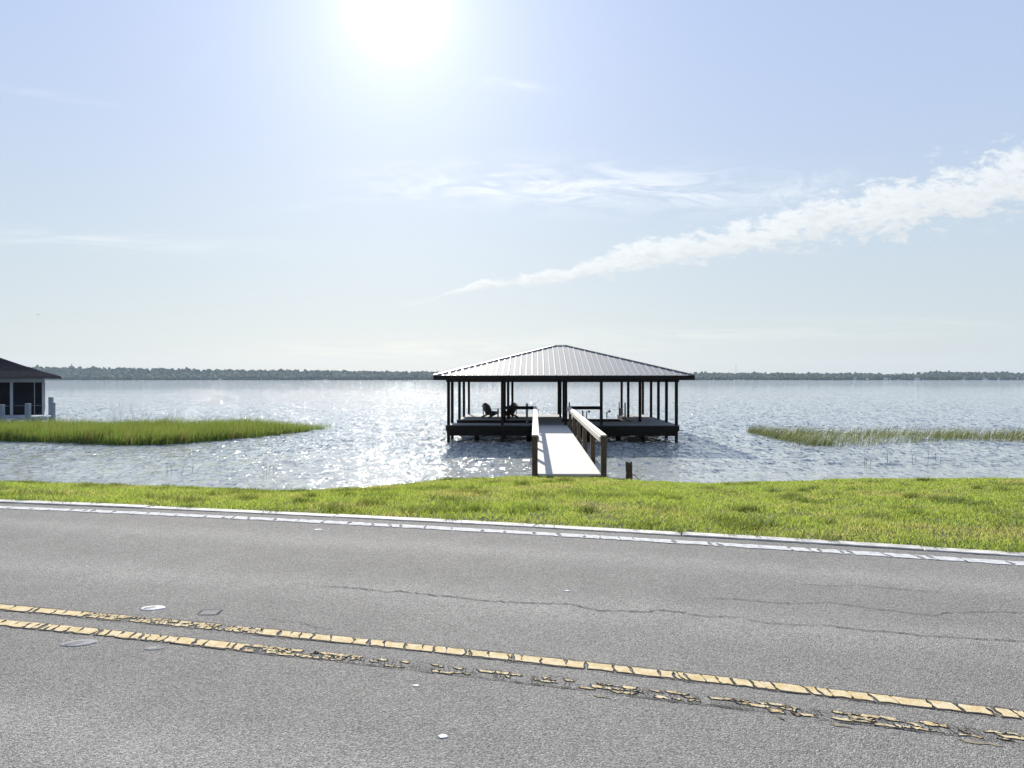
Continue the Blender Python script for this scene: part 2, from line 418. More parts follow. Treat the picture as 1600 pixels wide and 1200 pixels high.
mbb = blocks(86.12, 86.215, -30, B3, .05, .15, k2f, .005, slant=.03, gap=.017, chip=.25)
m23 = [blocks(r_, r_+.033, B3, 30, .03, .10, k2f, .004, slant=.014, gap=.016, chip=.3) for r_ in (86.116, 86.153, 86.190)]
for q in m23:
    b = len(mbb.v); mbb.v += q.v; mbb.f += [tuple(i+b for i in f) for f in q.f]
mbb.build('yellow_centre_line', yell_p, road)
# ghost of an older, thinner coat below the broken line
mb = blocks(86.04, 86.085, B1+1.2, 30, .05, .22, lambda a: .35, .0028, gap=.03, chip=.3)
mb.build('faded_line_remnant', build_paint('ghost_paint', (.30, .25, .16), (.26, .23, .17), (.13, .12, .11), .1), road)
# tar cracks: thin dark meandering ribbons
tar = simple('crack_shadow', (.008, .008, .009), (.02, .019, .019), .95)
def ribbon(pts, w, z=.0045, mb=None, jit=.006, step=.03):
    mb = mb or MB(); P = []
    for (x0, y0), (x1, y1) in zip(pts, pts[1:]):
        n = max(1, int(math.hypot(x1-x0, y1-y0)/step))
        for i in range(n): P.append((x0+(x1-x0)*i/n+random.gauss(0, jit*.4), y0+(y1-y0)*i/n+random.gauss(0, jit)))
    P.append(pts[-1])
    b = len(mb.v); L = len(P)
    for i, (x, y) in enumerate(P):
        a_, c_ = P[max(i-1, 0)], P[min(i+1, L-1)]; dx_, dy_ = c_[0]-a_[0], c_[1]-a_[1]; q = math.hypot(dx_, dy_) or 1
        ww = w*random.uniform(.35, 1.25)*min(1, (i+2)/8, (L-i+1)/8)/2
        mb.v += [(x-dy_/q*ww, y+dx_/q*ww, z), (x+dy_/q*ww, y-dx_/q*ww, z)]
    for i in range(L-1): mb.f.append((b+2*i, b+2*i+1, b+2*i+3, b+2*i+2))
    return mb
G = lambda pts: [at(x, y, 0) for x, y in pts]
ck = [(495, 916), (560, 920), (605, 926), (625, 924), (680, 932), (700, 932), (760, 940), (850, 944), (885, 944), (935, 955), (1010, 957), (1030, 954), (1060, 957), (1080, 961), (1105, 964), (1170, 966)]
ribbon(G(ck), .012).build('crack', tar, road, fix=False)
ribbon(G([(1165, 968), (1200, 975), (1300, 979), (1350, 986), (1365, 986), (1450, 995), (1600, 1003), (1700, 1010)]), .010).build('crack', tar, road, fix=False)
ribbon(G([(1085, 935), (1150, 937), (1200, 942), (1240, 944), (1300, 942), (1370, 953), (1460, 963), (1480, 958), (1560, 957), (1650, 960)]), .008).build('crack', tar, road, fix=False)
ribbon(G([(1235, 912), (1300, 917), (1340, 915), (1400, 921), (1480, 927)]), .007).build('crack', tar, road, fix=False)
ribbon(G([(400, 966), (470, 975), (520, 986)]), .006).build('crack', tar, road, fix=False)
# fine crazing around the thick painted lines: many short transverse and lengthwise cracks
mb = MB()
def craze(r0, r1, a0, a1, n, w):
    for _ in range(n):
        a_ = random.uniform(a0, a1)
        if random.random() < .6:
            q = [arc(r0-random.uniform(-.02, .008), a_+random.uniform(.0, .03)), arc((r0+r1)/2, a_+random.uniform(-.01, .01)), arc(r1+random.uniform(-.02, .008), a_-random.uniform(0, .03))]
        else:
            r_ = random.uniform(r0-.01, r1+.01); L = random.uniform(.05, .2)
            q = [arc(r_, a_), arc(r_+random.uniform(-.012, .012), a_+L/2), arc(r_+random.uniform(-.012, .012), a_+L)]
        ribbon(q, w, .0042, mb, jit=.003, step=.02)
craze(86.11, 86.23, B1-1.5, 9, 520, .006)
craze(86.11, 86.23, -9, B1, 110, .007)
craze(86.39, 86.50, -9, 9, 260, .007)
craze(86.39, 86.50, A1-1.2, A2+.8, 110, .006)
for r_, w in ((86.11, .012), (86.385, .010), (86.505, .007), (RW-.17, .010), (RW+.213, .018)):
    a_ = -12
    while a_ < 12:
        L = random.uniform(.3, 1.2); ribbon([arc(r_+random.uniform(-.004, .004), a_+L*i/4) for i in range(5)], w, .0042, mb, jit=.003); a_ += L+random.uniform(.0, .15)
mb.build('crack', tar, road, fix=False)
UL.build('grime_and_shadow_edge', tar, road)  # dark rim under the slabs: grime plus their shadow line, put in as colour

# flattened pads of old road studs, flecks
def pad(name, label, x, y, L, wd, rz, m1, m2, h=.012, cat='road stud pad'):
    X, Y = at(x, y, 0); o = thing(name, label, cat, (X, Y, .0), rz)
    pts = []; n = 22
    for i in range(n):
        a_ = 2*math.pi*i/n; k_ = 1+random.uniform(-.05, .05); pts.append((math.cos(a_)*L/2*k_, math.sin(a_)*wd/2*k_))
    b_ = MB(); b = 0
    b_.v = [(p[0], p[1], .001) for p in pts]+[(p[0]*.95, p[1]*.92, h*.7) for p in pts]+[(p[0]*.6+.0, p[1]*.5, h) for p in pts]+[(0, 0, h*.9)]
    for r_ in range(2):
        for i in range(n): j = (i+1) % n; b_.f.append((r_*n+i, r_*n+j, (r_+1)*n+j, (r_+1)*n+i))
    for i in range(n): b_.f.append((2*n+i, 2*n+(i+1) % n, 3*n))
    b_.build('pad', m1, o)
    c_ = MB(); w_ = wd*.34
    c_.v = []; m_ = [(-.36*L, -w_*.35), (-.28*L, -w_*.8), (.05*L, -w_*.55), (.14*L, w_*.2), (-.02*L, w_*.7), (-.3*L, w_*.25)]
    c_.prism(m_, h*.55, h*1.12); c_.build('stain', m2, o)
    return o
wp = simple('chalky_white_resin', (.60, .60, .59), (.75, .75, .74), .9, 20, spec=.1); gp = simple('grey_resin', (.24, .24, .23), (.34, .34, .33), .9, 20, spec=.1)
bk = simple('tar_smear', (.012, .012, .012), (.03, .03, .03), .6, 30); gd = simple('dull_grey_resin', (.20, .20, .2), (.25, .245, .235), .95, 20, spec=.1)
pad('road_stud_pad', 'bright white oval resin pad with dark gouge beyond the yellow lines', 238, 951, .165, .105, R(8), wp, bk, .007)
pad('road_stud_pad', 'plain grey oval resin pad on the near side of the yellow lines', 122, 1006, .21, .12, R(14), gp, gd, .006)
pad('road_stud_pad', 'faint worn grey resin patch with black tar specks below the yellow lines', 240, 1014, .12, .07, R(10), gd, bk, .004)
sq = thing('stud_outline', 'thin dark square outline of a missing road stud beyond the yellow lines', 'stud mark', (*at(326, 958, 0), 0), R(6))
mb = MB(); P = [(-.075, -.055), (.065, -.06), (.08, .05), (-.06, .055), (-.075, -.055)]
ribbon(P, .009, .005, mb, .002, .015).build('outline', tar, sq, fix=False)
MB().prism([(-.06, -.045), (.055, -.05), (.066, .04), (-.05, .045)], .001, .003).build('scar', gd, sq)
for i, (x, y, s, L) in enumerate(((692, 1153, .026, 'larger white paint fleck on the asphalt at the bottom of the road'), (650, 1073, .02, 'small white paint fleck just below the broken yellow line'), (886, 924, .022, 'white paint fleck above the long road crack'), (497, 828, .05, 'white paint fleck just in front of the white edge line'))):
    X, Y = at(x, y, 0); mb = MB(); mb.prism([(math.cos(k*.7)*s*random.uniform(.6, 1.2), math.sin(k*.7)*s*random.uniform(.45, .9)) for k in range(9)], .001, .004)
    o = mb.build('paint_fleck', wp); o.location = (X, Y, 0); tag(o, L, 'paint fleck')

# ------------------------------------------------------------------ lawn blades
def build_blade(name, cols, dry, tr=.45, patch=.55, rough=.55):
    def b(t, out):
        v = opos(t); at_ = t.new('ShaderNodeAttribute', attribute_name='rnd').outputs['Fac']
        n = t.noise(v, patch, 4, .6); n2 = t.noise(v, 3.1, 3, .6)
        f = t.m('ADD', t.m('MULTIPLY', at_, .5), t.m('MULTIPLY', n2, .5))
        g = t.ramp(f, [(.2, cols[0]), (.5, cols[1]), (.8, cols[2])])
        k = t.ss(t.m('ADD', t.m('ADD', n, t.m('MULTIPLY', at_, .20)), t.m('MULTIPLY', n2, .10)), .63, .86)
        c = t.mix(k, g, (*dry, 1))
        p = t.new('ShaderNodeBsdfPrincipled', {'Base Color': c, 'Roughness': rough, 'Specular IOR Level': .35})
        q = t.new('ShaderNodeBsdfTranslucent', {'Color': t.mix(.35, c, (.48, .54, .10, 1))})
        mx = t.new('ShaderNodeMixShader', {0: tr, 1: p.outputs[0], 2: q.outputs[0]})
        t.l.new(mx.outputs[0], out.inputs['Surface'])
    return mat(name, b)
def blades(name, P, H, Wd, lean, m, bend=.35, lean_dir=None, spread=1.0):
    n = len(P); th = rng.uniform(0, 2*np.pi, n); fw = np.stack([np.cos(th), np.sin(th)], 1)
    ld = rng.uniform(0, 2*np.pi, n) if lean_dir is None else lean_dir+rng.normal(0, spread, n)
    L = np.stack([np.cos(ld), np.sin(ld)], 1)*(H*lean*rng.uniform(.2, 1.3, n))[:, None]
    V = np.zeros((n, 5, 3), np.float32)
    V[:, 0, :2] = P[:, :2]-fw*Wd[:, None]/2; V[:, 1, :2] = P[:, :2]+fw*Wd[:, None]/2
    V[:, :2, 2] = P[:, 2:3]
    V[:, 2, :2] = P[:, :2]+L*bend-fw*Wd[:, None]*.42; V[:, 3, :2] = P[:, :2]+L*bend+fw*Wd[:, None]*.42
    V[:, 2:4, 2] = (P[:, 2]+H*.55)[:, None]
    V[:, 4, :2] = P[:, :2]+L; V[:, 4, 2] = P[:, 2]+H
    b = np.arange(n)[:, None]*5
    T = np.concatenate([b+np.array([0, 1, 3]), b+np.array([0, 3, 2]), b+np.array([2, 3, 4])], 0)
    return npmesh(name, V.reshape(-1, 3), T, m, attr=np.repeat(rng.uniform(0, 1, n), 5))
def fbm(X, Y, s):
    return (vnoise(X, Y, s, 1)+.6*vnoise(X+3, Y*1.1, s*2.3, 5)+.4*vnoise(Y, X, s*5.1, 9))/2
grass_m = build_blade('lawn_blade', ((.075, .16, .014), (.19, .29, .035), (.42, .48, .085)), (.46, .36, .15), .66)
N = 800000
Yr = rng.uniform(0, 1, N)**1.15; Y = 6.2+Yr*14.5; X = rng.uniform(-1, 1, N)*(Y*.70+5.0)
r = rr(X, Y); edge = RW+.355+.06*vnoise(X, Y, 7)+.04*vnoise(X, Y, 23, 3)+.02*rng.normal(size=N)
ok = (r > edge-.02) & (Y < crest(X)+.9)
X, Y, r = X[ok], Y[ok], r[ok]
cl = fbm(X, Y, 3.2); cl2 = fbm(X+7, Y, 9.0)
ok = rng.uniform(0, 1, len(X)) < .66+.5*cl2+.35*cl-.35*np.exp(-((r-RW-.4)/.35)**2)*(.6+fbm(X, Y, 1.9))
ok &= ~((np.abs(X-(1.44-.01)) < .80) & (Y > 19.35))
X, Y, r, cl, cl2 = X[ok], Y[ok], r[ok], cl[ok], cl2[ok]
H = (.036+.022*np.clip(cl+.3, 0, 1)+.022*np.clip(cl2, 0, 1))*rng.uniform(.5, 1.35, len(X))
near = np.clip((r-RW-.385)/.35, 0, 1); H *= .55+.45*near
P = np.stack([X, Y, ground_z(X, Y)-.004], 1)
lawn = blades('lawn_grass', P, H, rng.uniform(.0055, .010, len(X))*(Y/14+.25), 1.15, grass_m)
tag(lawn, 'short green and straw coloured lawn between the kerb and the lake', 'grass', kind='stuff')
# darker rank tufts
T = []
for _ in range(150):
    yy = random.uniform(8.5, 18.5); xx = random.uniform(-.68, .68)*yy
    if rr(xx, yy) < RW+.55 or yy > crest(xx): continue
    k = random.randint(60, 160); a_ = rng.normal(0, random.uniform(.04, .13), (k, 2)); T.append(np.stack([xx+a_[:, 0]*1.6, yy+a_[:, 1]], 1))
for xx in np.arange(.75, 2.4, .035): T.append(np.array([[xx, 19.3+rng.normal(0, .05)]]*3)+rng.normal(0, .03, (3, 2)))
for _ in range(46):                        # weeds sprouting in the kerb joint
    q = arc(RW+.40+random.uniform(-.03, .02), random.uniform(-9, 9)); k = random.randint(12, 50); T.append(np.array(q)+rng.normal(0, random.uniform(.02, .06), (k, 2)))
T = np.concatenate(T); n = len(T); z = ground_z(T[:, 0], T[:, 1])
tuft = blades('grass_tufts', np.concatenate([T, z[:, None]], 1), rng.uniform(.05, .12, n), rng.uniform(.006, .010, n), .9, build_blade('rank_grass_blade', ((.035, .080, .012), (.055, .11, .015), (.09, .15, .02)), (.12, .12, .03), .4))
tag(tuft, 'darker taller tufts scattered through the short lawn', 'grass tufts', kind='stuff')

# ------------------------------------------------------------------ water
WV = []
rw = np.random.default_rng(3)
for lam0, amp, k in ((2.9, .0048, 7), (1.8, .0048, 11), (1.05, .0046, 16), (.62, .0036, 20), (.38, .0022, 20)):
    for _ in range(k):
        lam = lam0*rw.uniform(.75, 1.35); ang = R(-97)+rw.normal(0, .42); WV.append((2*np.pi/lam, ang, amp*rw.uniform(.5, 1.2), rw.uniform(0, 6.28), lam))
def water_z(X, Y):
    z = np.zeros_like(X); sp_ = np.interp(Y, wy[:-1], np.diff(wy))
    wx_ = X+.5*np.sin(Y*.11+X*.05)+.35*np.sin(Y*.31-X*.21); wy_ = Y+.5*np.sin(X*.13)+.3*np.sin(X*.37+Y*.1)
    for k, a_, A, p, lam in WV:
        z += A*np.clip((lam/sp_-2.2)/2.5, 0, 1)*np.sin(k*(wx_*np.cos(a_)+wy_*np.sin(a_))+p)
    gust = .85+.3*fbm(X, Y, .4)
    damp = np.clip((Y-crest(X)-3)/9, .25, 1)
    sheltered = 1-.45*np.exp(-((X+15)/9)**2-((Y-33)/6)**2)
    z *= gust*damp*sheltered*1.0
    # low swells running in along the shore
    z += .030*np.exp(-((Y-27.4-.6*np.sin(X*.22))/.35)**2)*(.5+.5*np.sin(X*.35+1))*(X > 3)
    z += .022*np.exp(-((Y-30.6-.6*np.sin(X*.17+2))/.45)**2)*(.5+.5*np.sin(X*.27+2))
    return z+WATER
wy = [19.5]
while wy[-1] < 2520:
    wy.append(wy[-1]+max(.085, (wy[-1]-30)*.0042 if wy[-1] < 400 else wy[-1]*.02))
wy = np.array(wy)
wxs = np.concatenate([-np.geomspace(60, 2560, 60)[::-1], np.linspace(-59.5, 59.5, 600), np.geomspace(60, 2560, 60)])
def build_water(t, out):
    v = opos(t)
    a = t.noise(t.mapping(v, (.75, 1.35, 1), (0, 0, R(7))), 2.6, 5, .62, .3)
    b = t.noise(t.mapping(v, (.9, 1.3, 1), (0, 0, R(-12))), 9.0, 3, .6, .2)
    g = t.noise(v, .05, 3, .5)
    nb = t.bump(a, .030, 1.0); nb = t.bump(b, t_b, 1.0, nb)
    sp = t.new('ShaderNodeSeparateXYZ', {0: v})
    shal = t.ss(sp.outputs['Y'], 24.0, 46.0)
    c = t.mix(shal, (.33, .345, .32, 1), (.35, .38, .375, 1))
    calm = t.ss(sp.outputs['Y'], 25.0, 40.0, .5, 1.0)
    def facet(sc, amp, n_):
        cell = t.new('ShaderNodeTexVoronoi', {'Vector': t.mapping(v, sc), 'Scale': 1.0}).outputs['Color']
        r_ = t.vm('SUBTRACT', cell, (.5, .5, .5)); r_ = t.vm('MULTIPLY', t.vm('MULTIPLY', r_, t.vm('MULTIPLY', r_, r_)), (4, 4, 4)); return t.vm('ADD', n_, t.vm('MULTIPLY', t.vm('MULTIPLY', r_, (amp, amp, 0)), t.new('ShaderNodeCombineXYZ', {0: calm, 1: calm, 2: calm})))
    nb = facet((11., 3.3, 1), 1.05, nb); nb = facet((3.9, 1.2, 1), .62, nb); nb = t.vm('NORMALIZE', nb)
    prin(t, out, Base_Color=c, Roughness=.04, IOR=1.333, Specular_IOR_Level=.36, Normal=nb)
t_b = .007
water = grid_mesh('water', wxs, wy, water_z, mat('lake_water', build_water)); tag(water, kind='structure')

# ------------------------------------------------------------------ reeds
def poly_points(poly, n):
    P = np.array(poly); lo, hi = P.min(0), P.max(0); Q = rng.uniform(lo, hi, (n, 2))
    ins = np.zeros(n, bool); j = len(P)-1
    for i in range(len(P)):
        xi, yi = P[i]; xj, yj = P[j]
        c_ = ((yi > Q[:, 1]) != (yj > Q[:, 1])) & (Q[:, 0] < (xj-xi)*(Q[:, 1]-yi)/((yj-yi) or 1e-9)+xi); ins ^= c_; j = i
    return Q[ins]
reed_m = build_blade('reed_blade', ((.028, .085, .014), (.060, .14, .02), (.13, .21, .04)), (.20, .16, .06), .42, .9)
Lp = [(-44, 40), (-27.2, 40.8), (-23.1, 39.6), (-20.9, 38.6), (-19, 38.0), (-17.3, 38.4), (-16, 40.4), (-14.5, 43.3), (-13.6, 45.6), (-12.9, 48.6), (-12.1, 51.6), (-13.2, 51), (-15, 50.3), (-18, 49.6), (-25, 49.0), (-33, 48.6), (-46, 49)]
Q = poly_points(Lp, 150000); tip = np.clip((-11.9-Q[:, 0])/3.5, 0, 1)
Q = Q[rng.uniform(0, 1, len(Q)) < (.45+.55*tip)*(.75+.4*fbm(Q[:, 0], Q[:, 1], 1.4))]; tip = np.clip((-11.9-Q[:, 0])/3.5, 0, 1)
H = rng.uniform(.45, 1.0, len(Q))**.8*(.45+.55*tip)*(1+.42*fbm(Q[:, 0], Q[:, 1], 1.1)+.15*fbm(Q[:, 0], Q[:, 1], 4.))*.9+.13; H *= np.where(rng.uniform(0, 1, len(Q)) < .03, 1.25, 1)
reed = blades('reed_bed', np.concatenate([Q, np.full((len(Q), 1), WATER-.15)], 1), H, rng.uniform(.014, .032, len(Q)), .28, reed_m, .3, 0.0, 1.1)
tag(reed, 'dense bright green reed bed standing in the lake beside the screened boathouse', 'reeds', kind='stuff')
Rp = [(14.6, 48.2), (14.4, 44.5), (14.3, 41), (14.6, 38.2), (15.6, 37.3), (17.5, 37.9), (20.5, 39.3), (24.3, 41.2), (27, 40), (31, 40), (38, 41), (38, 46), (27, 44.5), (24, 46), (20, 46.5), (17, 46.5)]
Q = poly_points(Rp, 60000)
back = np.interp(Q[:, 0], [14, 17, 20, 24, 27, 38], [48, 46.3, 46.3, 45.8, 44.3, 46]); df = (back-Q[:, 1])
vee = np.exp(-((Q[:, 0]-14.9)/1.3)**2)
fr = np.interp(Q[:, 0], [14, 15.6, 17.5, 20.5, 24.3, 27, 38], [40, 37.3, 37.9, 39.3, 41.2, 40, 41]); fd = np.exp(-((Q[:, 1]-fr)/.6)**2)
dn = .26+.9*vee+.35*np.exp(-(df/1.8)**2)+.25*fd*(Q[:, 0] < 19)+.5*np.clip((Q[:, 0]-22)/4, 0, 1)
dn *= np.clip(.8+.9*fbm(Q[:, 0], Q[:, 1], 1.8), .1, 1.3)
Q = Q[rng.uniform(0, 1, len(Q)) < dn*.50]
H = rng.uniform(.28, .80, len(Q))
reed2 = blades('reed_bed', np.concatenate([Q, np.full((len(Q), 1), WATER-.12)], 1), H, rng.uniform(.013, .026, len(Q)), .75, build_blade('olive_reed_blade', ((.025, .052, .014), (.050, .080, .022), (.10, .12, .045)), (.16, .15, .07), .3, .3), .25, 0.0, .45)
tag(reed2, 'sparse olive reeds leaning right in the lake, right of the roofed dock', 'reeds', kind='stuff')
stalk_m = simple('dry_stalk', (.07, .06, .035), (.13, .11, .06), .8, 10)
def stalks(label, x, y, n, spread, hmin, hmax, lean=.25):
    X, Y = at(x, y, WATER); o = MB()
    for _ in range(n):
        x0 = X+random.gauss(0, spread); y0 = Y+random.gauss(0, spread*.7); h = random.uniform(hmin, hmax); l = random.uniform(-lean, lean*1.6)*h
        o.tube([(x0, y0, WATER-.2), (x0+l*.4, y0, WATER+h*.55), (x0+l, y0, WATER+h)], .008, 5, .004)
        if random.random() < .4: o.tube([(x0+l*.4, y0, WATER+h*.55), (x0+l*.4+.25*h, y0, WATER+h*.8)], .007, 4, .003)
    q = o.build('reed_stalks', stalk_m); tag(q, label, 'reed stalks', kind='stuff')
stalks('thin dry stalks standing tallest above the left reed bed', 208, 677, 9, .5, 1.3, 2.1)
stalks('two tall dry stems rising from the back of the left reed bed', 240, 676, 3, .3, 1.2, 1.6)
stalks('few short stalks in open water in front of the left reed bed', 420, 741, 6, .25, .25, .55)
stalks('single leaning stalk in the water right of the wooden stump', 1355, 731, 3, .12, .35, .55, .5)
stalks('loose group of bare stalks in shallow water in front of the right reeds', 1467, 728, 8, .9, .25, .75)
stalks('few thin stalks close to the left lawn edge', 268, 741, 4, .4, .2, .4)
stalks('tall bare stems rising above the middle of the right reed bed', 1432, 690, 4, .35, 1.0, 1.3, .5)

# ------------------------------------------------------------------ roofed dock
PX, PY = 2.07, 40.0; YAW = -math.atan(.03)
dock = thing('boathouse', 'open dark timber boathouse with hipped silver metal roof over the lake', 'boathouse', (PX, PY, WATER), YAW)
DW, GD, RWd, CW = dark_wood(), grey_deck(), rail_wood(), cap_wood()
DZ = DECK-WATER                            # deck top, local
BZ = 1.45-WATER                            # underside of the perimeter beam
def dk(name, x0, x1, y0, y1):
    MB().box(x0, x1, y0, y1, DZ-.05, DZ).build(name, GD, dock)
    f = MB()
    f.box(x0+.01, x1-.01, y0+.01, y0+.05, DZ-.30, DZ-.052); f.box(x0+.01, x1-.01, y1-.05, y1-.01, DZ-.30, DZ-.052)
    f.box(x0+.01, x0+.05, y0+.052, y1-.052, DZ-.30, DZ-.052); f.box(x1-.05, x1-.01, y0+.052, y1-.052, DZ-.30, DZ-.052)
    x = x0+.5
    while x < x1-.2: f.box(x-.02, x+.02, y0+.052, y1-.052, DZ-.28, DZ-.054); x += .6
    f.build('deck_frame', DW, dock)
YB = 12.75
dk('deck', -5.55, -.803, 0, 2.05); dk('deck', -5.55, -.803, 5.72, YB)
dk('deck', -.80, .80, .003, YB); dk('deck', .803, 6.62, 0, 3.55); dk('deck', 4.75, 6.62, 3.553, YB)
posts = [(-5.40, y) for y in (0.09, 1.9, 5.9, 8.8, 12.5)]+[(-2.58, .09), (-2.58, 3.0), (-2.48, 5.9), (-2.31, 8.8)]+[(.74, .09), (.74, 3.1), (.74, 8.8), (.74, 12.5)]+[(2.58, .09)]+[(5.03, 3.35), (5.03, 8.8), (5.03, 12.5)]+[(6.47, y) for y in (.09, 3.1, 5.9, 8.8, 12.5)]
for x, y in posts:
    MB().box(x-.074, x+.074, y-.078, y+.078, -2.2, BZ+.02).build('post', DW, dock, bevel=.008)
# bracing and cross beams below the deck
f = MB()
for y in (.2, 1.95, 3.3, 5.95, 8.9, 12.4):
    f.box(-5.5 if y not in (3.3,) else -.8, 6.55, y-.11, y-.075, DZ-.56, DZ-.303)
f.bar((-5.4, .03, -.1), (-2.52, .03, .55), .04, .14, (0, 1, 0)); f.bar((6.47, .03, -.05), (3.4, .03, .55), .04, .14, (0, 1, 0))
f.bar((-2.5, .0, .05), (.74, .0, .55), .04, .14, (0, 1, 0))
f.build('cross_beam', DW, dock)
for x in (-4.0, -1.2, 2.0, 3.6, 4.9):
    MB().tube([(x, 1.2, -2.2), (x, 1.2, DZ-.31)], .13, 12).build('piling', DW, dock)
# roof: hip with a very short ridge
ex0, ex1, ey0, ey1 = -6.06, 7.22, -.75, 13.75
EZ = 1.79-WATER; RZ = 3.62-WATER; rx0, rx1, ry = .34, 1.0, 6.5
roofm = None
def build_metal(t, out):
    v = opos(t); n = t.noise(v, 1.3, 4, .6); n2 = t.noise(t.mapping(v, (8, 1, 1)), 6, 4, .6)
    c = t.mix(n, (.205, .21, .205, 1), (.275, .28, .275, 1))
    prin(t, out, Base_Color=c, Roughness=t.m('MULTIPLY_ADD', n2, .16, .62), Metallic=.0, Specular_IOR_Level=.12, Normal=t.bump(n2, .002))
RM = mat('galvanised_roof_metal', build_metal)
roof = MB()
A, B, C, D = Vector((ex0, ey0, EZ)), Vector((ex1, ey0, EZ)), Vector((ex1, ey1, EZ)), Vector((ex0, ey1, EZ))
E, Fp = Vector((rx0, ry, RZ)), Vector((rx1, ry, RZ))
for pl in ((A, B, Fp, E), (B, C, Fp), (C, D, E, Fp), (D, A, E)): roof.face(*pl)
roof.v += []; roof = roof.build('roof', RM, dock, fix=True)
ribs = MB()
def rib_plane(e0, e1, apex_pts, n_sp):
    """ribs run up the slope from the eave e0-e1"""
    L = (e1-e0).length; du = (e1-e0)/L; inn = Vector((-du.y, du.x, 0))
    s = .15
    i = 0
    while s < L:
        # how far up slope until a hip/ridge
        a0, a1 = apex_pts; s0, s1 = (a0-e0).dot(du), (a1-e0).dot(du); run = (a0-e0).dot(inn); rise = RZ-EZ
        if s < s0: q = run*s/s0
        elif s > s1: q = run*(L-s)/(L-s1)
        else: q = run
        if q > .12:
            big = i % 2 == 0
            p0 = e0+du*s; p1 = p0+inn*q+Vector((0, 0, rise*q/run))
            nrm = Vector((-inn.x*rise, -inn.y*rise, run)).normalized(); hh = .030 if big else .019; ww = .05 if big else .032
            ribs.bar(p0+nrm*hh*.5, p1+nrm*hh*.5, ww, hh, tuple(nrm))
        s += .305; i += 1
rib_plane(A, B, (E, Fp), 0); rib_plane(B, C, (Fp, Fp), 0); rib_plane(C, D, (Fp, E), 0); rib_plane(D, A, (E, E), 0)
ribs.build('standing_ribs', simple('bright_rib_metal', (.48, .49, .51), (.58, .59, .61), .36, 3, metal=.6), roof)
caps = MB()
for p, q in ((A, E), (B, Fp), (C, Fp), (D, E), (E, Fp)):
    caps.bar(p+Vector((0, 0, .035)), q+Vector((0, 0, .035)), .17, .03)
caps.build('ridge_cap', simple('dull_ridge_metal', (.10, .105, .11), (.16, .165, .17), .5, 3, metal=.6), roof)
f = MB()
f.box(ex0, ex1, ey0-.03, ey0+.012, EZ-.235, EZ-.004); f.box(ex0, ex1, ey1-.012, ey1+.03, EZ-.235, EZ-.004)
f.box(ex0-.03, ex0+.012, ey0+.013, ey1-.013, EZ-.235, EZ-.004); f.box(ex1-.012, ex1+.03, ey0+.013, ey1-.013, EZ-.235, EZ-.004)
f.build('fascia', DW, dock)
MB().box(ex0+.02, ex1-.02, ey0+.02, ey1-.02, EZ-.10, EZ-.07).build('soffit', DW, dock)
f = MB()
f.box(-5.52, 6.60, 0.0, .18, BZ, EZ-.102); f.box(-5.52, 6.60, 12.41, 12.59, BZ, EZ-.102)
f.box(-5.49, -5.31, .182, 12.408, BZ, EZ-.102); f.box(6.38, 6.56, .182, 12.408, BZ, EZ-.102)
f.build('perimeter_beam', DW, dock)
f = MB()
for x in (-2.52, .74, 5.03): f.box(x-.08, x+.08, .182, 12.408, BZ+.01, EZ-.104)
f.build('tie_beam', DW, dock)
RT = .19-WATER                             # top of the hand rails
for x0, x1 in ((-2.45, -.95), (.95, 2.50)):
    MB().box(x0, x1, .06, .10, RT-.17, RT-.042).box(x0, x1, .0, .15, RT-.04, RT).build('rail', DW, dock)
MB().box(-1.36, -1.24, .9, .98, DZ, RT+.12).build('hanging_pole', simple('grey_pole', (.10, .11, .12), (.16, .17, .18), .5), dock)
MB().tube([(.92, .05, RT), (.92, .05, RT+.20)], .035).build('rail_finial', DW, dock)
# fittings
gr = simple('grey_steel', (.08, .085, .09), (.13, .135, .14), .5, 8, metal=.5)
lift = thing('boat_lift', 'slim dark boat lift guide poles and cradle in the right slip', 'boat lift', (PX, PY, WATER), YAW)
def lp(px, py0, py1, Y, r_=.03, ball=True):
    X = (px-800)/F*Y; lx = X-PX-.03*(Y-PY); ly = Y-PY
    z1 = EYE-(py0-HOR)/F*Y-WATER; z0 = EYE-(py1-HOR)/F*Y-WATER
    m_ = MB(); m_.tube([(lx, ly, min(z0, -.5)), (lx, ly, z1)], r_)
    m_.build('guide_pole', gr, lift)
    if ball:
        bm = bmesh.new(); bmesh.ops.create_icosphere(bm, subdivisions=2, radius=.075, matrix=Matrix.Translation((lx+.16, ly, z1+.01)))
        me = bpy.data.meshes.new('pole_knob'); bm.to_mesh(me); bm.free(); me.materials.append(gr); o = bpy.data.objects.new('pole_knob', me); COL.objects.link(o); o.parent = lift
        MB().tube([(lx, ly, z1-.03), (lx+.16, ly, z1)], .012, 6).build('knob_arm', gr, lift)
lp(916.5, 643, 655, 46.5); lp(948, 643, 660, 46.5)
lp(910.5, 641, 650, 52.0, .05, False)
MB().box(1.1, 4.5, 5.0, 5.12, -.12, .05).build('cradle_beam', gr, lift); MB().box(1.1, 4.5, 10.0, 10.12, -.12, .05).build('cradle_beam', gr, lift)
MB().box(1.8, 1.95, 4.2, 11, .052, .16).build('bunk', gr, lift); MB().box(3.6, 3.75, 4.2, 11, .052, .16).build('bunk', gr, lift)
def P3(px, Y):  X = (px-800)/F*Y; return X-PX-.03*(Y-PY), Y-PY
eb = thing('electrical_box', 'grey control box on a post with two conduits on the right deck', 'electrical box', (PX, PY, WATER), YAW)
lx, ly = P3(969.5, 50.0); z = lambda py, Y: EYE-(py-HOR)/F*Y-WATER
MB().box(lx-.13, lx+.13, ly-.1, ly+.08, z(649.5, 50), z(637.5, 50)).build('box', simple('grey_enclosure', (.13, .14, .14), (.18, .19, .19), .4), eb, bevel=.01)
